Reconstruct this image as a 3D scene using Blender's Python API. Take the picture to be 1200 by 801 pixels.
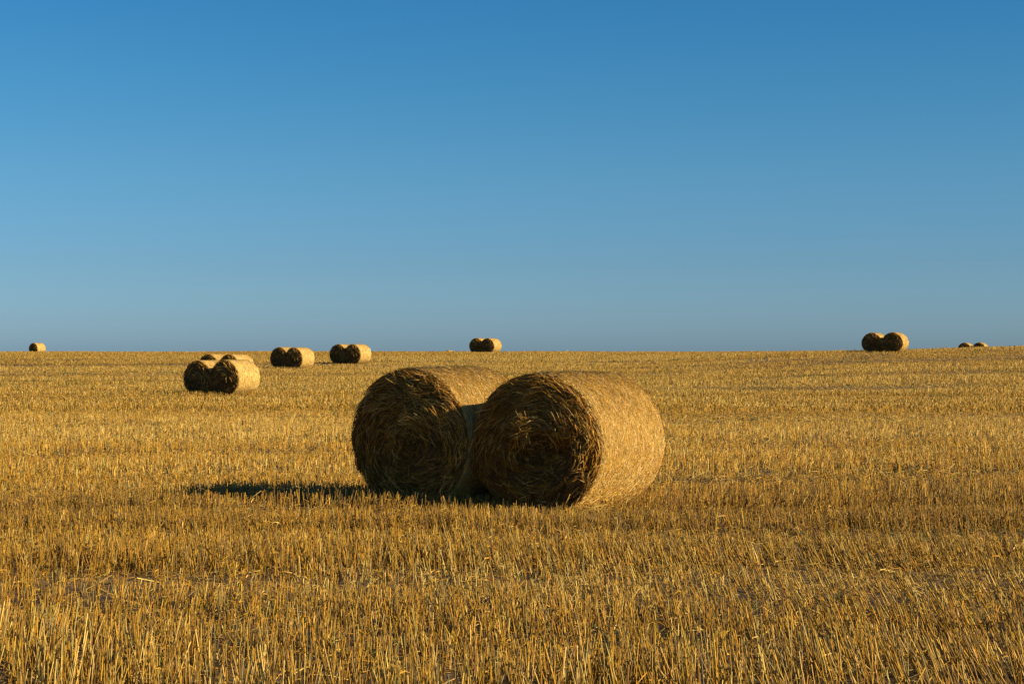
import bpy, math
import numpy as np
R_ = math.radians
for o in list(bpy.data.objects): bpy.data.objects.remove(o)
scene = bpy.context.scene
COL = scene.collection

# ------------------------------------------------------------------ camera, sky, sun, exposure
F_PX = 2000.0            # focal length in pixels of the 1200 px wide photograph
EYE = 1.59
HORIZON_PX = 410.0
cam_d = bpy.data.cameras.new('camera'); cam = bpy.data.objects.new('camera', cam_d); COL.objects.link(cam)
cam_d.sensor_width = 36; cam_d.lens = 36 * F_PX / 1200; cam_d.clip_end = 6000; cam_d.clip_start = .1
cam.location = (0, 0, EYE)
cam.rotation_euler = (R_(90) + math.atan((HORIZON_PX - 400.5) / F_PX), 0, 0)
scene.camera = cam

SUN_EL = 25.0
SUN_A = 20.5             # the sun stands to the right (+x), this many degrees towards the camera side
sd = bpy.data.lights.new('sun', 'SUN'); so = bpy.data.objects.new('sun', sd); COL.objects.link(so)
sd.energy = 4.9; sd.angle = R_(.5); sd.color = (1, .82, .53)
sun_az = -SUN_A          # degrees from +x, counter clockwise
so.rotation_euler = (R_(90 - SUN_EL), 0, R_(sun_az + 90))
so.location = (30, -10, 20)

w = bpy.data.worlds.new('World'); scene.world = w; w.use_nodes = True
nt = w.node_tree; nt.nodes.clear()
wo = nt.nodes.new('ShaderNodeOutputWorld'); bg = nt.nodes.new('ShaderNodeBackground')
sky = nt.nodes.new('ShaderNodeTexSky'); sky.sky_type = 'NISHITA'; sky.sun_disc = False
sky.sun_elevation = R_(SUN_EL); sky.sun_rotation = R_(90 - sun_az)
sky.air_density = 1.0; sky.dust_density = .6; sky.ozone_density = 2.2; sky.altitude = 200
grade = nt.nodes.new('ShaderNodeMix'); grade.data_type = 'RGBA'; grade.blend_type = 'MULTIPLY'
grade.inputs[0].default_value = 1
tc = nt.nodes.new('ShaderNodeTexCoord'); sx = nt.nodes.new('ShaderNodeSeparateXYZ')
ramp = nt.nodes.new('ShaderNodeValToRGB')
cr = ramp.color_ramp
SKY_RAMP = [(0.0, (0.50, 0.81, 1.37)), (0.009, (0.50, 0.81, 1.37)), (0.05, (0.418, 0.722, 1.131)), (0.1, (0.366, 0.749, 1.068)), (0.15, (0.279, 0.749, 1.051)), (0.197, (0.219, 0.727, 1.067)), (0.5, (0.3, 0.5, 0.8))]
cr.elements[0].position = SKY_RAMP[0][0]; cr.elements[0].color = (*SKY_RAMP[0][1], 1)
cr.elements[1].position = SKY_RAMP[-1][0]; cr.elements[1].color = (*SKY_RAMP[-1][1], 1)
for p, c in SKY_RAMP[1:-1]:
    e = cr.elements.new(p); e.color = (*c, 1)
nt.links.new(tc.outputs['Generated'], sx.inputs[0]); nt.links.new(sx.outputs['Z'], ramp.inputs[0])
nt.links.new(sky.outputs[0], grade.inputs[6]); nt.links.new(ramp.outputs[0], grade.inputs[7])
nt.links.new(grade.outputs[2], bg.inputs[0]); bg.inputs[1].default_value = .062
nt.links.new(bg.outputs[0], wo.inputs[0])

scene.view_settings.view_transform = 'Standard'; scene.view_settings.look = 'None'
scene.view_settings.exposure = .6; scene.view_settings.gamma = 1
scene.view_settings.use_curve_mapping = False
scene.render.engine = 'CYCLES'
scene.render.resolution_x = 1024; scene.render.resolution_y = 683
scene.cycles.max_bounces = 5; scene.cycles.diffuse_bounces = 2

# ------------------------------------------------------------------ helpers
rng = np.random.default_rng(7)
_T = np.random.default_rng(99).random((256, 256))
def vnoise(x, y):
    xi = np.floor(x).astype(int); yi = np.floor(y).astype(int)
    fx = x - xi; fy = y - yi; fx = fx*fx*(3-2*fx); fy = fy*fy*(3-2*fy)
    a = _T[yi & 255, xi & 255]; b = _T[yi & 255, (xi+1) & 255]
    c = _T[(yi+1) & 255, xi & 255]; d = _T[(yi+1) & 255, (xi+1) & 255]
    return (a*(1-fx)+b*fx)*(1-fy) + (c*(1-fx)+d*fx)*fy
def fnoise(x, y, o=3):
    s = 0; t = 0; a = 1.
    for i in range(o):
        s = s + a*vnoise(x*2**i+17.3*i, y*2**i+5.1*i); t += a; a *= .5
    return s/t
def sstep(a, b, x):
    t = np.clip((np.asarray(x, float)-a)/(b-a), 0, 1); return t*t*(3-2*t)

def terrain(x, y):
    x = np.asarray(x, float); y = np.asarray(y, float)
    h = 1.30*sstep(84, 153, y)
    hr = 1.40*sstep(66, 122, y)-.0034*np.maximum(y-125, 0)+.45*sstep(27, 42, x)*sstep(88, 128, y)*(1-sstep(135, 175, y))
    k = sstep(5, 25, x); h = h*(1-k)+hr*k
    h = h-.15*sstep(25, 60, y)*(1-sstep(68, 90, y))
    d = np.maximum(y-158, 0); h = h - np.minimum(d*d/8600., d*.02+.02*np.minimum(d, 60))
    s = np.maximum(np.abs(x)-120, 0); h = h - s*.01
    return h
def micro(x, y):
    near = 1-sstep(45, 90, y)
    return .035*(fnoise(x*.9, y*2.2, 4)-.5)*near

def link(name, me, mat=None, parent=None):
    o = bpy.data.objects.new(name, me); COL.objects.link(o)
    if mat: me.materials.append(mat)
    if parent: o.parent = parent
    return o
def mesh_from(name, V, F4=None, F3=None, col=None, smooth=True, uv=None):
    """V (n,3), quads (m,4), tris (k,3), col (n,3) straw tint per vertex"""
    me = bpy.data.meshes.new(name)
    F4 = np.zeros((0, 4), int) if F4 is None else F4
    F3 = np.zeros((0, 3), int) if F3 is None else F3
    me.vertices.add(len(V)); me.vertices.foreach_set('co', np.ascontiguousarray(V, dtype=np.float32).ravel())
    nl = F4.size+F3.size
    me.loops.add(nl); vi = np.concatenate([F4.ravel(), F3.ravel()]).astype(np.int32)
    me.loops.foreach_set('vertex_index', vi)
    me.polygons.add(len(F4)+len(F3))
    ls = np.concatenate([np.arange(len(F4))*4, len(F4)*4+np.arange(len(F3))*3]).astype(np.int32)
    me.polygons.foreach_set('loop_start', ls)
    me.polygons.foreach_set('use_smooth', np.full(len(ls), smooth))
    if col is not None:
        a = me.attributes.new('tint', 'FLOAT_COLOR', 'POINT')
        a.data.foreach_set('color', np.concatenate([col, np.ones((len(V), 1))], 1).astype(np.float32).ravel())
    if uv is not None:
        u = me.uv_layers.new(name='UVMap'); u.data.foreach_set('uv', uv[vi].astype(np.float32).ravel())
    me.update(calc_edges=True)
    return me
def nrm(v): return v/np.maximum(np.linalg.norm(v, axis=-1, keepdims=True), 1e-9)

def strands(P, wid, col, sides=3, taper=.75, ref=None):
    """P (n,k,3) polylines -> verts, quads, tris, colours. sides=2 makes a ribbon."""
    n, k, _ = P.shape
    T = nrm(np.concatenate([P[:, 1:2]-P[:, 0:1], P[:, 2:]-P[:, :-2], P[:, -1:]-P[:, -2:-1]], 1)) if k > 2 else nrm(np.repeat(P[:, 1:2]-P[:, 0:1], 2, 1))
    if ref is None: ref = rng.normal(size=(n, 3))
    A = nrm(np.cross(T, ref[:, None, :])); B = np.cross(T, A)
    tp = np.linspace(1, taper, k)[None, :, None]*wid[:, None, None]*.5
    if sides == 2: V = np.stack([P-A*tp, P+A*tp], 2)
    else:
        V = np.stack([P+tp*(math.cos(2*math.pi*s/sides)*A+math.sin(2*math.pi*s/sides)*B) for s in range(sides)], 2)
    base = (np.arange(n)*k*sides)[:, None, None]
    kk = (np.arange(k-1)*sides)[None, :, None]
    if sides == 2:
        F = (base+kk+0)[..., None]+np.array([0, 1, 3, 2])
        F3 = None
    else:
        s = np.arange(sides); q = np.stack([s, (s+1) % sides, (s+1) % sides+sides, s+sides], 1)
        F = base[..., None]+kk[..., None]+q[None, None]
        F3 = ((np.arange(n)*k*sides+(k-1)*sides)[:, None]+np.arange(3)[None]) if sides == 3 else None
    C = np.repeat(col, k*sides, 0)
    return V.reshape(-1, 3), F.reshape(-1, 4), F3, C
class Bag:
    def __init__(s): s.V = []; s.Q = []; s.T = []; s.C = []; s.n = 0
    def add(s, r):
        V, Q, T, C = r
        s.V.append(V); s.Q.append(Q+s.n); s.C.append(C)
        if T is not None: s.T.append(T+s.n)
        s.n += len(V)
    def mesh(s, name, smooth=True):
        return mesh_from(name, np.concatenate(s.V), np.concatenate(s.Q), np.concatenate(s.T) if s.T else None, np.concatenate(s.C), smooth)

GOLD = np.array([.55, .303, .032]); PALE = np.array([.73, .50, .135]); BROWN = np.array([.26, .15, .035])
GREY = np.array([.31, .24, .09]); ORANGE = np.array([.47, .25, .030])
PAL = np.stack([GOLD, PALE, BROWN, GREY, ORANGE])
def straw_cols(n, p, jit=.22):
    """p: (5,) or (n,5) weights"""
    p = np.asarray(p, float)
    if p.ndim == 1: p = np.repeat(p[None], n, 0)
    c = np.cumsum(p/p.sum(1, keepdims=True), 1); i = (rng.random(n)[:, None] > c).sum(1).clip(0, 4)
    return PAL[i]*(1+jit*rng.normal(size=(n, 1))).clip(.4, 1.6)*(1+.05*rng.normal(size=(n, 3)))

# ------------------------------------------------------------------ materials
def new_mat(name):
    m = bpy.data.materials.new(name); m.use_nodes = True
    return m, m.node_tree, m.node_tree.nodes['Principled BSDF']
def strand_mat(name, rough=.5, trans=.12, gain=1.0):
    m, t, b = new_mat(name)
    at = t.nodes.new('ShaderNodeAttribute'); at.attribute_name = 'tint'
    ns = t.nodes.new('ShaderNodeTexNoise'); ns.inputs['Scale'].default_value = 60; ns.inputs['Detail'].default_value = 2
    mr = t.nodes.new('ShaderNodeMapRange'); mr.inputs[1].default_value = .3; mr.inputs[2].default_value = .7
    mr.inputs[3].default_value = .75*gain; mr.inputs[4].default_value = 1.15*gain
    geo = t.nodes.new('ShaderNodeNewGeometry')
    vm = t.nodes.new('ShaderNodeVectorMath'); vm.operation = 'SCALE'
    t.links.new(geo.outputs['Position'], ns.inputs['Vector']); t.links.new(ns.outputs[0], mr.inputs[0])
    t.links.new(at.outputs['Color'], vm.inputs[0]); t.links.new(mr.outputs[0], vm.inputs['Scale'])
    t.links.new(vm.outputs[0], b.inputs['Base Color'])
    b.inputs['Roughness'].default_value = rough; b.inputs['Specular IOR Level'].default_value = .18
    tr = t.nodes.new('ShaderNodeBsdfTranslucent'); mx = t.nodes.new('ShaderNodeMixShader'); mx.inputs[0].default_value = trans
    t.links.new(vm.outputs[0], tr.inputs[0]); t.links.new(b.outputs[0], mx.inputs[1]); t.links.new(tr.outputs[0], mx.inputs[2])
    t.links.new(mx.outputs[0], t.nodes['Material Output'].inputs[0])
    return m
M_STUB = strand_mat('stubble_straw', .5, .05)
M_STRAW = strand_mat('bale_straw', .5, .06, 1.22)
M_ENDSTRAW = strand_mat('bale_end_straw', .5, .06, 1.15)
M_WEED = strand_mat('weed_leaf', .6, .3)

def ramp_node(t, stops):
    r = t.nodes.new('ShaderNodeValToRGB'); c = r.color_ramp
    c.elements[0].position = stops[0][0]; c.elements[0].color = (*stops[0][1], 1)
    c.elements[1].position = stops[-1][0]; c.elements[1].color = (*stops[-1][1], 1)
    for p, k in stops[1:-1]: c.elements.new(p).color = (*k, 1)
    return r
def body_mat(name, stops, sx_, sy_, bump=.6, dist=.02):
    m, t, b = new_mat(name)
    uv = t.nodes.new('ShaderNodeUVMap'); mp = t.nodes.new('ShaderNodeMapping')
    mp.inputs['Scale'].default_value = (sx_, sy_, 1)
    n1 = t.nodes.new('ShaderNodeTexNoise'); n1.inputs['Scale'].default_value = 1; n1.inputs['Detail'].default_value = 5
    n1.inputs['Roughness'].default_value = .65; n1.inputs['Distortion'].default_value = .6
    n2 = t.nodes.new('ShaderNodeTexNoise'); n2.inputs['Scale'].default_value = 3.5; n2.inputs['Detail'].default_value = 3
    t.links.new(uv.outputs[0], mp.inputs[0]); t.links.new(mp.outputs[0], n1.inputs['Vector']); t.links.new(uv.outputs[0], n2.inputs['Vector'])
    r = ramp_node(t, stops); t.links.new(n1.outputs[0], r.inputs[0])
    mr = t.nodes.new('ShaderNodeMapRange'); mr.inputs[1].default_value = .3; mr.inputs[2].default_value = .7; mr.inputs[3].default_value = .8; mr.inputs[4].default_value = 1.15
    t.links.new(n2.outputs[0], mr.inputs[0])
    vm = t.nodes.new('ShaderNodeVectorMath'); vm.operation = 'SCALE'
    t.links.new(r.outputs[0], vm.inputs[0]); t.links.new(mr.outputs[0], vm.inputs['Scale']); t.links.new(vm.outputs[0], b.inputs['Base Color'])
    bp = t.nodes.new('ShaderNodeBump'); bp.inputs['Strength'].default_value = bump; bp.inputs['Distance'].default_value = dist
    t.links.new(n1.outputs[0], bp.inputs['Height']); t.links.new(bp.outputs[0], b.inputs['Normal'])
    b.inputs['Roughness'].default_value = .8; b.inputs['Specular IOR Level'].default_value = .2
    return m
M_SIDE = body_mat('bale_side', [(.3, (.36, .22, .055)), (.5, (.60, .39, .11)), (.7, (.74, .53, .20))], 14, 90, .6, .012)
M_FACE = body_mat('bale_end', [(.35, (.05, .03, .012)), (.55, (.13, .08, .03)), (.75, (.30, .19, .07))], 10, 70, 1, .03)  # dark end body paints in the shade of gaps between the straws

def ground_mat():
    m, t, b = new_mat('soil')
    geo = t.nodes.new('ShaderNodeNewGeometry')
    n1 = t.nodes.new('ShaderNodeTexNoise'); n1.inputs['Scale'].default_value = 9; n1.inputs['Detail'].default_value = 8; n1.inputs['Roughness'].default_value = .7
    n2 = t.nodes.new('ShaderNodeTexNoise'); n2.inputs['Scale'].default_value = .35; n2.inputs['Detail'].default_value = 4
    mp = t.nodes.new('ShaderNodeMapping'); mp.inputs['Scale'].default_value = (.35, 1.6, 1)
    r = ramp_node(t, [(.34, (.028, .016, .007)), (.50, (.055, .031, .012)), (.62, (.17, .10, .032)), (.75, (.40, .26, .09))])
    ad = t.nodes.new('ShaderNodeMath'); ad.operation = 'MULTIPLY_ADD'; ad.inputs[1].default_value = .5
    sub = t.nodes.new('ShaderNodeMath'); sub.operation = 'ADD'
    t.links.new(geo.outputs['Position'], n1.inputs['Vector']); t.links.new(geo.outputs['Position'], mp.inputs[0]); t.links.new(mp.outputs[0], n2.inputs['Vector'])
    t.links.new(n2.outputs[0], ad.inputs[0]); ad.inputs[2].default_value = -.22
    t.links.new(n1.outputs[0], sub.inputs[0]); t.links.new(ad.outputs[0], sub.inputs[1])
    t.links.new(sub.outputs[0], r.inputs[0]); t.links.new(r.outputs[0], b.inputs['Base Color'])
    bp = t.nodes.new('ShaderNodeBump'); bp.inputs['Strength'].default_value = .7; bp.inputs['Distance'].default_value = .03
    t.links.new(n1.outputs[0], bp.inputs['Height']); t.links.new(bp.outputs[0], b.inputs['Normal'])
    b.inputs['Roughness'].default_value = .95
    return m

# ------------------------------------------------------------------ ground
ys = np.concatenate([np.arange(-60, 4, 4.), np.arange(4, 40, .14), np.arange(40, 220, 1.2), np.geomspace(220, 3000, 60)])
hx = np.concatenate([np.arange(0, 14, .14), np.geomspace(14, 1600, 80)]); xs = np.concatenate([-hx[:0:-1], hx])
X, Y = np.meshgrid(xs, ys); Z = terrain(X, Y)+micro(X, Y)
ny, nx = X.shape; I = np.arange(ny*nx).reshape(ny, nx)
Q = np.stack([I[:-1, :-1], I[:-1, 1:], I[1:, 1:], I[1:, :-1]], -1).reshape(-1, 4)
g = link('ground', mesh_from('ground', np.stack([X, Y, Z], -1).reshape(-1, 3), Q), ground_mat()); g['kind'] = 'structure'

# ------------------------------------------------------------------ round straw bales
DIA, LEN = 1.40, 1.24
def face_depth(r, ph, seed, feats):
    """how far the end face stands out (+) at polar position r, ph"""
    x = r*np.cos(ph); z = r*np.sin(ph)
    d = .03*(1-(r/.7)**2) + .05*(fnoise(x*3+seed*7.7+40, z*3+50+seed, 3)-.5)
    # wound layers
    d = d + .03*(fnoise(r*26+seed*3+2*fnoise(x*2+9, z*2+seed, 2), (ph+r*2)*2.2+9, 3)-.5) + .05*(fnoise(x*8+seed+90, z*8+90, 3)-.5) + .022*(fnoise(r*60+seed*3, ph*5+30, 2)-.5)
    for fx, fz, rad, amp in feats:
        q = ((x-fx)**2+(z-fz)**2)/rad**2; d = d+amp*np.exp(-q*1.2)
    return d
def squash(V):
    """sag: wider low down, flattened where it rests; V local with z up from the ground"""
    z = V[..., 2]; V = V.copy()
    t = np.clip(1-z/DIA, 0, 1)
    V[..., 0] *= 1.0+.035*np.sin(np.pi*np.clip(z/DIA, 0, 1))+.02*t
    V[..., 2] = np.where(z < .10, .10-(.10-z)*.45, z)-.045
    return V
def side_radius(ph, y, seed):
    R = DIA/2; e = np.abs(y)/(LEN/2)
    r = R*(1-.014*e**2) - .030*np.clip((e-.92)/.08, 0, 1)**2
    r = r+.018*(fnoise(np.cos(ph)*2+seed+20, np.sin(ph)*2+y*2.5+20, 3)-.5)
    r = r+.010*(fnoise(ph*6+seed, y*22+50, 2)-.5)
    return r
ENDT = np.array([1.05, .92, .86])     # end straw tinted redder to offset the olive cast of blue skylight
def make_bale(seed, feats, nphi, nyy, nrr, n_side, n_face, wmul, strand_sides=3):
    HL = LEN/2; R = DIA/2
    ph = np.linspace(0, 2*np.pi, nphi+1); yy = np.linspace(-HL, HL, nyy)
    P, YY = np.meshgrid(ph, yy)
    r = side_radius(P, YY, seed); r[:, -1] = r[:, 0]
    V = squash(np.stack([r*np.cos(P), YY, r*np.sin(P)+R], -1)).reshape(-1, 3)
    UV = np.stack([P*R, YY+seed], -1).reshape(-1, 2)
    I = np.arange(V.shape[0]).reshape(nyy, nphi+1)
    Qs = np.stack([I[:-1, :-1], I[:-1, 1:], I[1:, 1:], I[1:, :-1]], -1).reshape(-1, 4)
    side_me = mesh_from('bale_side', V, Qs, uv=UV)
    # straws lying round the barrel
    n = n_side; p0 = rng.random(n)*2*np.pi; y0 = (rng.random(n)*2-1)*HL*.99
    ln = rng.uniform(.03, .13, n)*(1+.9*(wmul > 1.5)); an = rng.normal(0, .42, n); k = 3
    tt = np.linspace(-.5, .5, k)[None]
    lift = rng.uniform(-.001, .004, n)*wmul**.5+np.where(rng.random(n) < .03, rng.uniform(0, .02, n), 0)
    pp = p0[:, None]+tt*(ln*np.cos(an)/R)[:, None]; yv = np.clip(y0[:, None]+tt*(ln*np.sin(an))[:, None], -HL*1.01, HL*1.01)
    bend = lift[:, None]+rng.uniform(-.004, .010, (n, 1))*(2*tt)
    rr = side_radius(pp, yv, seed)+bend
    PP = squash(np.stack([rr*np.cos(pp), yv, rr*np.sin(pp)+R], -1))
    patch = fnoise(p0*1.5+seed, y0*3+7, 2)[:, None]
    cw = np.array([.52, .30, .08, .06, .10])[None]*np.ones((n, 1)); cw[:, 1:2] *= .5+patch; cw[:, 2:3] *= 1.5-patch
    outn = np.stack([np.cos(p0), np.zeros(n), np.sin(p0)], 1)
    bag = Bag(); bag.add(strands(PP, rng.uniform(.0020, .0042, n)*wmul*(1+.5*(wmul > 1.5)), straw_cols(n, cw, .10)*np.array([1.02, 1.08, 1.6]), strand_sides, .9, ref=outn+.3*rng.normal(size=(n, 3))))
    side_straw = bag.mesh('bale_side_straw')
    faces = []
    for sgn in (-1, 1):
        rad = np.concatenate([np.linspace(0.001, R-.05, nrr), np.array([1.])])
        P, RR = np.meshgrid(ph, rad)
        edge = side_radius(P, np.full_like(P, sgn*HL), seed); edge[:, -1] = edge[:, 0]
        RR = np.where(RR >= 1, edge, np.minimum(RR, edge-.01))
        dep = face_depth(RR, P, seed+(sgn > 0)*3, feats if sgn < 0 else [])
        dep[:, -1] = dep[:, 0]; dep[0, :] = dep[0].mean()
        dep = dep*sstep(0, .05, edge-RR)
        V = squash(np.stack([RR*np.cos(P), sgn*(HL+dep), RR*np.sin(P)+R], -1)).reshape(-1, 3)
        UV = np.stack([P*.45, RR+seed], -1).reshape(-1, 2)
        I = np.arange(V.shape[0]).reshape(len(rad), nphi+1)
        Qf = np.stack([I[:-1, :-1], I[:-1, 1:], I[1:, 1:], I[1:, :-1]], -1).reshape(-1, 4)
        if sgn > 0: Qf = Qf[:, ::-1]
        fme = mesh_from('bale_end', V, Qf, uv=UV)
        # straws on the end: wound round the centre, some standing off
        n = n_face if sgn < 0 else n_face//3
        r0 = R*np.sqrt(rng.random(n))*.985; p0 = rng.random(n)*2*np.pi
        wild = rng.random(n) < .16
        an = np.where(wild, rng.uniform(-1.5, 1.5, n), rng.normal(.12, .25, n))+np.where(r0 < .15, rng.normal(0, .8, n), 0)
        swirl = fnoise(r0*np.cos(p0)*4+seed*9+60, r0*np.sin(p0)*4+60, 3)-.5; an = an+2.4*swirl
        ln = rng.uniform(.05, .17, n)*(1+.5*(wmul > 1.5)); ln *= np.clip(r0/.25, .45, 1)
        x0 = r0*np.cos(p0); z0 = r0*np.sin(p0)
        tx = -np.sin(p0)*np.cos(an)+np.cos(p0)*np.sin(an); tz = np.cos(p0)*np.cos(an)+np.sin(p0)*np.sin(an)
        k = 3; tt = np.linspace(-.5, .5, k)[None]
        curl = (ln[:, None]*tt)**2/np.maximum(r0, .12)[:, None]*.5
        xx = x0[:, None]+tx[:, None]*tt*ln[:, None]-np.cos(p0)[:, None]*curl; zz = z0[:, None]+tz[:, None]*tt*ln[:, None]-np.sin(p0)[:, None]*curl
        rr = np.hypot(xx, zz); cl = np.minimum(1, (R*.99+np.where(wild, .02, 0)[:, None])/rr); xx *= cl; zz *= cl; rr = np.hypot(xx, zz); pp = np.arctan2(zz, xx) % (2*np.pi)
        dep = face_depth(rr, pp, seed+(sgn > 0)*3, feats if sgn < 0 else [])*sstep(0, .05, R-rr)
        up = sstep(-.5, .5, np.sin(p0))
        standing = rng.random(n) < (.06+.10*up+.22*sstep(.3, .75, r0)*sstep(.1, .9, np.cos(p0-.55)))*(1 if wmul < 1.5 else .6)
        lift = rng.uniform(.0, .022, n)+np.where(standing, rng.uniform(.0, .065, n), 0)
        tilt = np.where(standing, rng.uniform(-.1, .45, n), rng.normal(0, .05, n))*ln
        yv = HL+dep+np.maximum(lift[:, None]+tilt[:, None]*(tt+.5*(np.sign(tilt))[:, None]), .0)*wmul**.3
        PP = squash(np.stack([xx, sgn*yv, zz+R], -1))
        bag = Bag(); bag.add(strands(PP, rng.uniform(.003, .0078, n)*wmul*np.where(standing, .8, 1), straw_cols(n, np.where(standing[:, None], [[.45, .45, .04, .03, .05]], [[.20, .05, .52, .14, .12]]), .38)*ENDT*np.where(standing, .95, .52)[:, None], strand_sides, .85))  # painted light: standing straws paler as if sunlit, lying ones darkened as if shaded
        if sgn < 0:
            # wads of parallel straw that have come loose from the windings
            nc = max(12, n_face//30); rc = R*np.sqrt(rng.uniform(.02, .93, nc)); pc = rng.random(nc)*2*np.pi
            wgt = (.15+.75*sstep(-.3, .6, np.sin(pc-.5)) if wmul < 1.5 else .15)+0*sstep(-.3, .6, np.sin(pc-.5)); kc = rng.random(nc) < wgt; rc = rc[kc]; pc = pc[kc]; nc = len(rc)
            m_ = rng.integers(8, 34, nc); j = np.repeat(np.arange(nc), m_); n2 = len(j)
            anc = rng.normal(.25, .35, nc); lc = rng.uniform(.07, .20, nc); lf = rng.uniform(.0, .05, nc); up_ = rng.uniform(-.1, .5, nc)
            th = pc+np.pi/2-anc
            th = th[j]+rng.normal(0, .16, n2); l = lc[j]*rng.uniform(.6, 1.2, n2)
            cx_ = (rc*np.cos(pc))[j]+rng.normal(0, .028, n2); cz_ = (rc*np.sin(pc))[j]+rng.normal(0, .028, n2)
            tt = np.array([-.5, 0, .5])[None]
            xx = cx_[:, None]+np.cos(th)[:, None]*tt*l[:, None]; zz = cz_[:, None]+np.sin(th)[:, None]*tt*l[:, None]
            zz = zz-.5*(l[:, None]*tt)**2*2.2
            rr = np.hypot(xx, zz); cl = np.minimum(1, R*.985/rr); xx *= cl; zz *= cl; rr = np.hypot(xx, zz); pp = np.arctan2(zz, xx) % (2*np.pi)
            dep = face_depth(rr, pp, seed, feats)*sstep(0, .05, R-rr)
            yv = HL+dep+.006+(rng.uniform(0, 1, n2)*lf[j])[:, None]+(up_[j]*l*.5)[:, None]*(tt+.5)
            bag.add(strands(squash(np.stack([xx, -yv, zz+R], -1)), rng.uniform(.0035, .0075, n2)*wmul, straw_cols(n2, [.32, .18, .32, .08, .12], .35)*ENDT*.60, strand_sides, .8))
            # tufts pulled out of the face
            for fx, fz, m_, sp in TUFTS.get(seed, []):
                pos = np.stack([fx+rng.normal(0, sp, m_), np.zeros(m_), fz+rng.normal(0, sp, m_)], 1)
                d0 = face_depth(np.hypot(pos[:, 0], pos[:, 2]), np.arctan2(pos[:, 2], pos[:, 0]) % (2*np.pi), seed, feats)
                dirv = nrm(np.stack([rng.normal(0, .8, m_), -np.abs(rng.normal(.3, .35, m_)), rng.normal(-.1, .8, m_)], 1))
                l = rng.uniform(.05, .15, m_)[:, None]
                a = pos+np.array([0, 1, 0])*(-(HL+d0)+.01)[:, None]; b2 = a+dirv*l; mid = (a+b2)/2+rng.normal(0, .008, (m_, 3))
                PPt = squash(np.stack([a, mid, b2], 1)+np.array([0, 0, R]))
                bag.add(strands(PPt, rng.uniform(.003, .0065, m_)*wmul, straw_cols(m_, [.45, .45, .05, .02, .03], .2), 3, .8))
            # rim straws poking past the edge
            m_ = n_face//9; p = rng.random(m_)*2*np.pi; l = rng.uniform(.03, .10, m_)
            e0 = side_radius(p, np.full(m_, -HL), seed)
            a = np.stack([(e0-.02)*np.cos(p), np.full(m_, -HL+.02), (e0-.02)*np.sin(p)], 1)
            tang = np.stack([-np.sin(p), np.zeros(m_), np.cos(p)], 1)*rng.choice([-1, 1], m_)[:, None]
            outw = np.stack([np.cos(p), np.zeros(m_), np.sin(p)], 1)
            dv = nrm(tang*rng.uniform(.5, 1.2, m_)[:, None]+outw*rng.uniform(-.1, .35, m_)[:, None]+np.array([0, -1, 0])*rng.uniform(-.15, .6, m_)[:, None])
            b2 = a+dv*l[:, None]; mid = (a+b2)/2+rng.normal(0, .004, (m_, 3))
            bag.add(strands(squash(np.stack([a, mid, b2], 1)+np.array([0, 0, R])), rng.uniform(.003, .006, m_)*wmul, straw_cols(m_, [.45, .3, .12, .05, .08], .2), 3, .8))
        faces.append((fme, bag.mesh('bale_end_straw')))
    return side_me, side_straw, faces

# features on the end faces: local x (right), z (up) from the centre, radius, amount out(+)/in(-)
FEATS = {1: [(-.12, .02, .10, .08), (.05, .17, .10, .09), (-.3, -.1, .2, -.04), (.2, .0, .14, -.05), (.0, -.25, .2, -.04)],
         2: [(-.08, .17, .12, .13), (.22, -.06, .16, -.13), (.05, -.22, .22, -.06), (.18, .18, .2, .03)],
         3: [(-.05, .1, .15, .05), (.1, -.2, .2, -.05)], 4: [(.05, .12, .15, .05), (-.1, -.15, .2, -.05)]}
TUFTS = {1: [(-.12, .03, 90, .05), (.05, .17, 80, .04), (.18, .27, 60, .06), (.16, .30, 30, .04), (.22, -.14, 18, .02), (.3, .3, 30, .07)],
         2: [(-.08, .17, 130, .05), (.12, -.14, 60, .04), (.10, -.28, 50, .04), (.18, .2, 60, .12), (.3, .12, 40, .09), (-.35, .25, 25, .07)],
         3: [(-.05, .1, 50, .06), (.25, .05, 40, .08)], 4: [(.05, .12, 50, .06)]}
def build_bale(meshes, name='straw_bale'):
    side_me, side_straw, faces = meshes
    e = bpy.data.objects.new(name, None); COL.objects.link(e)
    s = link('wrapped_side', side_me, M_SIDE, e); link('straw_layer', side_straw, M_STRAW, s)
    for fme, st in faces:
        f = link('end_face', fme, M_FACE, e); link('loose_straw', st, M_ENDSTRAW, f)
    return e
def dup(root):
    r = root.copy(); COL.objects.link(r)
    for ch in root.children:
        c = ch.copy(); COL.objects.link(c); c.parent = r
        for g2 in ch.children:
            d = g2.copy(); COL.objects.link(d); d.parent = c
    return r
AX = 32.0        # direction the bales' axes run, degrees right of the view axis
def px(p, d): return (p-600)/F_PX*d
BALES = []       # footprints, for the stubble
def place(e, xc, yc, rot, sc, label, group, tilt=0.0):
    """xc, yc: centre of the FRONT face on the ground"""
    a = R_(rot); e.scale = sc
    cx = xc+math.sin(a)*LEN/2*sc[1]; cy = yc+math.cos(a)*LEN/2*sc[1]
    z = float(terrain(cx, cy))+float(micro(np.array(cx), np.array(cy)))
    e.location = (cx, cy, z); e.rotation_euler = (R_(tilt), 0, -a)
    e['label'] = label; e['category'] = 'straw bale'; e['group'] = group
    BALES.append((cx, cy, a, sc))
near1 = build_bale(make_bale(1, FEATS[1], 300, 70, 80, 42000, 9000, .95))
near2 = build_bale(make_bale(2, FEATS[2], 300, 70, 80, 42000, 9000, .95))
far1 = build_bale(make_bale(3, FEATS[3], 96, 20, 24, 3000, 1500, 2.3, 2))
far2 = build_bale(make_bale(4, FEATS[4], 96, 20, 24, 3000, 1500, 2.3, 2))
GN = 'pair of straw bales in the foreground'; GF = 'straw bales scattered over the field'
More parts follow.
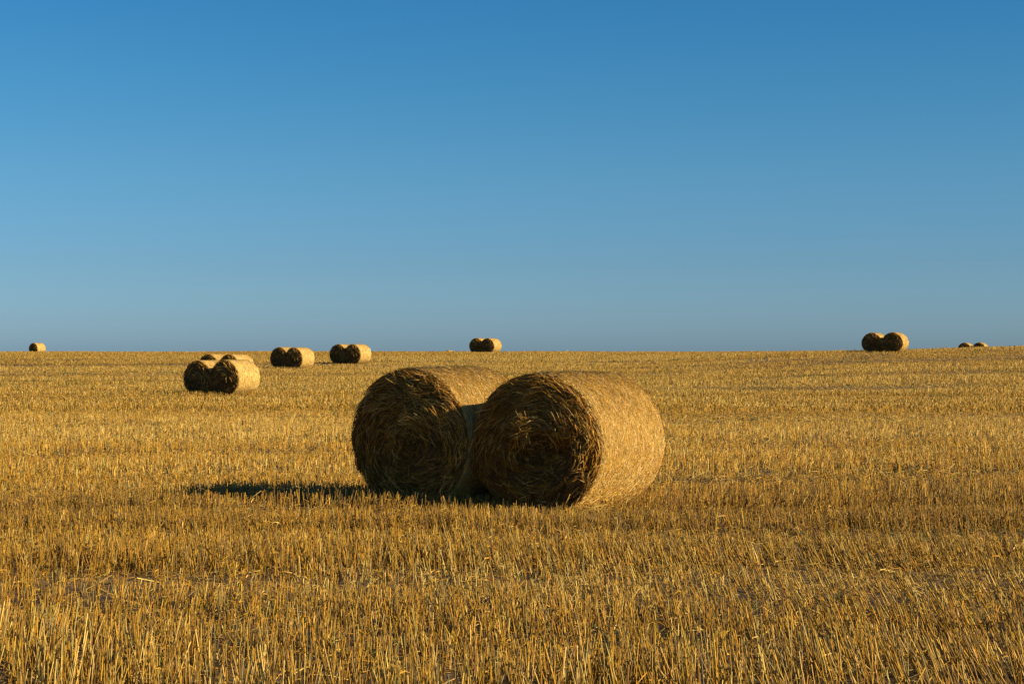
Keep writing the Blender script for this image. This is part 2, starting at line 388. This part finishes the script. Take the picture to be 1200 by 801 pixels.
place(near1, px(480.5, 17.3), 17.3, AX+1, (1.0, 1, 1.045), 'large straw bale whose right side is hidden behind the foremost bale', GN)
place(near2, px(629.5, 16.55), 16.55, AX-1, (.995, 1.10, 1.01), 'large straw bale nearest the camera, sunlit side and hollow in its end fully visible', GN)
FAR = [  # face-centre px, distance, rotation, scale, label
 (231.5, 65.8, 32, 1.0, 'left bale of the closest far pair, in front of two half hidden bales'),
 (263, 65.0, 32, 1.0, 'right bale of the closest far pair, its sunlit side facing right'),
 (244, 90.5, 32, 1.0, 'half hidden bale showing only a dark cap above the closest far pair, left cap'),
 (268, 89.8, 32, 1.0, 'half hidden bale showing only a dark cap above the closest far pair, right cap'),
 (327, 109, 32, 1.0, 'left bale of the pair just right of the closest far pair'),
 (344, 108, 32, 1.0, 'right bale of the pair just right of the closest far pair'),
 (396, 117.5, 32, 1.0, 'left bale of the far pair directly up and left of the large foreground bales'),
 (413, 116.8, 32, 1.0, 'right bale of the far pair directly up and left of the large foreground bales'),
 (39, 200, 32, 1.0, 'lone bale on the skyline at the far left of the field'),
 (558, 151, 32, 1.0, 'left bale of the skyline pair above the two large foreground bales'),
 (571, 150.2, 32, 1.0, 'right bale of the skyline pair above the two large foreground bales'),
 (1021.5, 119.5, 32, 1.04, 'left bale of the larger skyline pair on the right'),
 (1045.5, 118.5, 32, 1.05, 'right bale of the larger skyline pair on the right'),
 (1130, 188, 32, 1.0, 'left of two bales sunk behind the slope at the right edge'),
 (1147, 187.2, 32, 1.0, 'right of two bales sunk behind the slope at the right edge'),
 (524, 255, 32, 1.0, 'tiny bale top just peeping over the skyline left of the central skyline pair'),
]
for i, (p, d, rot, s, lab) in enumerate(FAR):
    e = (far1 if i == 0 else dup(far1)) if i % 2 == 0 else (far2 if i == 1 else dup(far2))
    place(e, px(p, d), d, rot, (s*rng.uniform(.99, 1.03), 1, s*rng.uniform(.98, 1.02)), lab, GF, 0)

# ------------------------------------------------------------------ stubble
def in_bale(x, y, grow=0.):
    m = np.zeros(len(x), bool)
    for cx, cy, a, sc in BALES:
        dx = x-cx; dy = y-cy
        u = dx*math.cos(a)-dy*math.sin(a); v = dx*math.sin(a)+dy*math.cos(a)
        m |= (np.abs(u) < .40+grow) & (np.abs(v) < LEN/2*sc[1]+.03+grow)
    return m
DMAX = 215.
def sample(n0, d0, d1, nd, half=.325, pad=3.4):
    """plants between d0 and d1, density nd(d) per square metre"""
    dd = np.linspace(d0, d1, 2000); wd = 2*(half*dd+pad)*nd(dd); cum = np.cumsum(wd)*(dd[1]-dd[0]); n = int(cum[-1]*n0)
    d = np.interp(rng.random(n)*cum[-1], cum, dd); x = (rng.random(n)*2-1)*(half*d+pad)
    return x, d
TH = R_(1.2)
def rows(x, y, sp=.135, jit=.022):
    v = -x*math.sin(TH)+y*math.cos(TH); u = x*math.cos(TH)+y*math.sin(TH)
    v = np.round(v/sp)*sp+rng.normal(0, jit, len(v))
    return u*math.cos(TH)-v*math.sin(TH), u*math.sin(TH)+v*math.cos(TH)
def bandcoord(x, y):
    return -x*math.sin(TH)+y*math.cos(TH)+.5*(fnoise(x*.12+3, y*.12+9, 2)-.5)
STREAKS = [(56, 8, 12.5, 3.2, 1), (38, 2, 12, 2.0, .8), (29, 2, 9, 1.6, .7), (21.5, 2, 7.2, 1.3, 1), (19.8, 5, 7, .7, .7), (14.9, .6, 5, .7, 1), (34, -10, -6.5, 1.8, .8),
           (44, -13, -9, 2, .7), (24.5, -6.5, -2.6, 1.2, .8), (16.6, -5, -1.2, .5, .9), (9.6, -2.3, -.5, .33, 1), (8.8, .1, 1.4, .3, 1), (11.4, -3, -1.5, .3, .7), (12.3, 1.2, 3.4, .3, .8),
           (10.3, 1.4, 3, .25, .8), (72, 10, 20, 4, .8), (85, -25, -8, 4, .6), (90, 3, 15, 4, .7), (105, 14, 34, 4, .8), (60, -19, -12, 3, .5), (8.3, -1.6, .2, .25, .9)]
LIGHT = [(30, -9, -1, 4, .16), (12.2, -1, 3.5, .8, .12), (70, 5, 22, 5, .10), (110, -30, 20, 8, .12), (25, 2.5, 7.5, 1.3, .10), (17.5, -6, -3, .5, .08), (36, 3, 10, 2.2, .07)]
def fields(x, y):
    """local stubble height, keep probability, pale share, lean"""
    b = bandcoord(x, y)
    hb = .62*fnoise(x*.09+11, b*1.15+4, 2)+.38*fnoise(x*.3+61, b*.9+14, 2)
    far = sstep(22, 55, y)
    band = fnoise(x*.012+5, b*.085+41, 4)          # wide swaths seen far off
    band2 = fnoise(x*.03+15, b*.30+141, 2)
    h = (.105+.13*sstep(.28, .70, hb))*(1+.20*sstep(14.5, 10.5, y))
    kb = .55*fnoise(x*.09+70, b*1.1+31, 2)+.45*fnoise(x*.5+170, b*1.3+31, 2); keep = .20+.88*sstep(.32, .58, kb)
    w_ = np.abs((b-2.1) % 8.7-4.3); tr = np.exp(-((w_-.9)/.28)**2)     # flattened wheel marks
    h = h*(1-.3*tr); keep = keep*(1-.35*tr)
    low = far*sstep(.44, .30, band2); h = h*(1-.5*low); keep = keep*(1-.55*low)
    pale = .5*fnoise(x*.05+33, b*.9+77, 2)+.5*fnoise(x*.15+33, b*.35+77, 2)
    pale = pale*(1-.7*far)+.7*far*(.5+1.9*(.6*band+.4*band2-.5))
    right = sstep(-3.5, 1.5, x)
    # swath of darker, orange straw beyond a thin line of bare soil; paler leaning straw before it
    e = .5*(vnoise(x*.5, x*0+3)-.5)
    sw = sstep(13.6, 14.2, b+e)*sstep(19.0, 17.2, b+e)*(.65+.35*right)
    pale = pale-.30*sw; h = h*(1+.32*sw)*(1-.30*sstep(17.4, 18.2, y)*sstep(23, 20.5, y))
    gap = np.exp(-((b+e-13.5)/.33)**2)*(.35+.65*right); keep = keep*(1-.6*gap); h = h*(1-.45*gap)
    pr = sstep(10.0, 10.8, b+e)*sstep(13.5, 12.6, b+e)*right; pale = pale+.15*pr
    lf = sstep(20, 23, b)*sstep(48, 34, b)*(1-.55*sstep(-2, 5, x)); pale = pale+.14*lf
    keep = np.maximum(keep, .5-.28*far); h = np.maximum(h, .13-.05*far)
    lean = (fnoise(x*.35+5, y*.35+60, 2)-.5)*.45-.05-.30*pr-.26*sstep(.6, 2.2, x)*sstep(13, 10.5, y)
    # thin or trampled streaks: distance, x from, x to, depth, strength
    e2 = 1.0+.10*(fnoise(x*.25+7, y*.05+2, 2)-.5)*2
    for gd, x0, x1, th, st in STREAKS:
        q = st*np.exp(-((y*e2-gd)/th)**2)*sstep(x0-.07*gd, x0+.03*gd, x)*sstep(x1+.07*gd, x1-.03*gd, x)*(.45+.9*vnoise(x*1.1+gd, y*.8))
        q = np.clip(q, 0, 1); keep = keep*(1-.6*q); h = h*(1-.45*q); pale = pale-.14*q
    for gd, x0, x1, th, st in LIGHT:
        q = np.exp(-((y*e2-gd)/th)**2)*sstep(x0-.1*gd, x0+.05*gd, x)*sstep(x1+.1*gd, x1-.05*gd, x); pale = pale+st*q
    pale = pale-.07*far*sstep(2, 20, x)
    pale = pale-.07*(1-far); h = h*(1-.06*far)
    return h, keep, pale, lean
sb = Bag()
def stalks(x, y, per, spread, wr, k, sides):
    x, y = rows(x, y)
    h, keep, pale, lean = fields(x, y)
    ok = (rng.random(len(x)) < keep) & ~in_bale(x, y)
    x, y, h, pale, lean = [a[ok] for a in (x, y, h, pale, lean)]
    plean = rng.normal(0, .10, len(x))
    i = np.repeat(np.arange(len(x)), rng.integers(1, per+1, len(x))); n = len(i)
    bx = x[i]+rng.normal(0, spread, n); by = y[i]+rng.normal(0, spread*.6, n)
    ok = ~in_bale(bx, by); i = i[ok]; bx = bx[ok]; by = by[ok]; n = len(i)
    hh = h[i]*rng.uniform(.65, 1.15, n)*np.where(rng.random(n) < .04, 1.25, 1)
    lx = lean[i]+plean[i]+rng.normal(0, .11, n); ly = rng.normal(0, .15, n)
    fall = rng.random(n) < .05; lx = np.where(fall, rng.normal(0, 1.3, n), lx)
    z = terrain(bx, by)+micro(bx, by)-.01
    dirv = nrm(np.stack([lx, ly, np.ones(n)], 1))
    a = np.stack([bx, by, z], 1); b = a+dirv*hh[:, None]
    if k == 3:
        m = (a+b)/2+rng.normal(0, .006, (n, 3))*np.array([1, 1, 0]); P = np.stack([a, m, b], 1)
    else: P = np.stack([a, b], 1)
    pl = pale[i]
    cw = np.stack([.44*np.ones(n), .07+.05*sstep(14, 11, by)+.42*sstep(.42, .72, pl), .20+.14*sstep(.6, .3, pl)+.6*sstep(.34, .12, pl), .06+.12*sstep(.5, .8, pl), .10+.38*sstep(.52, .28, pl)], 1)
    wd = rng.uniform(*wr, n)
    sb.add(strands(P, wd, straw_cols(n, cw, .26)*(1-.17*sstep(26, 15, by))[:, None], sides, .85, ref=None if sides == 3 else np.stack([rng.normal(0, .6, n), np.ones(n), np.zeros(n)], 1)))  # near stalks darkened in colour, standing in for shadow at their bases
    return a, b, dirv, i, cw
# near: round stalks
nd = lambda d: 215+85*sstep(10, 15, d)
x, y = sample(1, 5.5, 17, nd); A_, B_, D_, I_, CW_ = stalks(x, y, 4, .014, (.0040, .0078), 3, 3)
# torn leaf sheaths hanging from the near stalks
s = rng.random(len(A_)) < .28; a = A_[s]+(B_[s]-A_[s])*rng.uniform(.3, .9, (s.sum(), 1)); n = len(a)
t = nrm(np.stack([rng.normal(0, 1, n), rng.normal(0, 1, n), rng.uniform(-.2, 1.0, n)], 1)); l = rng.uniform(.03, .09, n)[:, None]
P = np.stack([a, a+t*l*.6, a+t*l+np.array([0, 0, -1])*l*rng.uniform(.1, .6, (n, 1))], 1)
sb.add(strands(P, rng.uniform(.004, .009, n), straw_cols(n, [.4, .08, .3, .14, .1]), 2, .3))
nd = lambda d: 190*(17/d)
x, y = sample(1, 17, 45, nd); stalks(x, y, 5, .02, (.005, .0095), 2, 3)
nd = lambda d: 150*(45/d)
x, y = sample(1, 45, 160, nd, .32, 3); stalks(x, y, 5, .05, (.006, .013), 2, 2)
nd = lambda d: 10+0*d
x, y = sample(1, 160, DMAX, nd, .32, 3); stalks(x, y, 5, .06, (.014, .028), 2, 2)
me = sb.mesh('stubble'); o = link('stubble', me, M_STUB)
def stuff(o, label, cat):
    o['kind'] = 'stuff'; o['label'] = label; o['category'] = cat
stuff(o, 'short golden cereal stubble standing all over the harvested field', 'stubble')

# loose straw lying between the stalks
lb = Bag()
def litter(x, y, lr, wr, up=.04):
    n = len(x); z = terrain(x, y)+micro(x, y)
    th = rng.uniform(0, 2*np.pi, n); el = rng.normal(0, .22, n); l = rng.uniform(*lr, n)
    d = np.stack([np.cos(th)*np.cos(el), np.sin(th)*np.cos(el), np.sin(el)], 1)*l[:, None]*.5
    c = np.stack([x, y, z+np.abs(d[:, 2])+rng.uniform(.004, up, n)], 1)
    P = np.stack([c-d, c+rng.normal(0, .006, (n, 3)), c+d], 1)
    pl = fnoise(x*.15+33, bandcoord(x, y)*.35+77, 3)
    cw = np.stack([.3*np.ones(n), .15+.35*pl, .25*np.ones(n), .25*np.ones(n), .08*np.ones(n)], 1)
    lb.add(strands(P, rng.uniform(*wr, n), straw_cols(n, cw), 3, .8))
nd = lambda d: 110+0*d
x, y = sample(1, 5.5, 17, nd); ok = ~in_bale(x, y); litter(x[ok], y[ok], (.04, .22), (.003, .0065))
nd = lambda d: 110*(17/d)
x, y = sample(1, 17, 110, nd); ok = ~in_bale(x, y); litter(x[ok], y[ok], (.06, .26), (.005, .010))
# a fringe of loose straw round the foot of the two near bales
for cx, cy, a, sc in BALES[:2]:
    n = 2600; u = rng.uniform(-.62, .62, n); v = rng.choice([-1, 1], n)*(LEN/2+np.abs(rng.normal(0, .07, n)))
    sw = rng.random(n) < .5; u = np.where(sw, rng.choice([-1, 1], n)*(.40+np.abs(rng.normal(0, .10, n))), u); v = np.where(sw, rng.uniform(-.65, .65, n), v)
    litter(cx+u*math.cos(a)+v*math.sin(a), cy-u*math.sin(a)+v*math.cos(a), (.05, .2), (.003, .006), .08)
o = link('loose_straw', lb.mesh('litter'), M_STUB)
stuff(o, 'loose straw lying flat between the stubble and under the bales', 'loose straw')

# low green weeds between the rows
wb = Bag()
x, y = sample(1, 6, 150, lambda d: 9*np.minimum(1, 20/d))
wn = fnoise(x*.25+150, bandcoord(x, y)*.6+20, 3); ok = (wn > .60) & ~in_bale(x, y); x = x[ok]; y = y[ok]
i = np.repeat(np.arange(len(x)), 9); n = len(i); sc = np.clip(y[i]/22, 1, 4)
a = np.stack([x[i]+rng.normal(0, .02, n)*sc, y[i]+rng.normal(0, .02, n), terrain(x[i], y[i])+micro(x[i], y[i])], 1)
t = nrm(np.stack([rng.normal(0, 1, n), rng.normal(0, 1, n), rng.uniform(.2, 1.8, n)], 1)); l = rng.uniform(.04, .13, n)[:, None]*sc[:, None]**.3
P = np.stack([a, a+t*l*.55+np.array([0, 0, .01]), a+t*l+np.array([0, 0, -1])*l*.3], 1)
gc = np.array([.085, .13, .035])*rng.uniform(.6, 1.5, (n, 1))*np.array([1, 1, 1])+rng.uniform(0, .03, (n, 1))*np.array([1, .6, .1])
wb.add(strands(P, rng.uniform(.006, .014, n)*sc, gc, 2, .25))
o = link('weeds', wb.mesh('weeds'), M_WEED)
stuff(o, 'low green weeds growing in thin patches between the stubble', 'weeds')
print('stub faces', len(me.polygons))
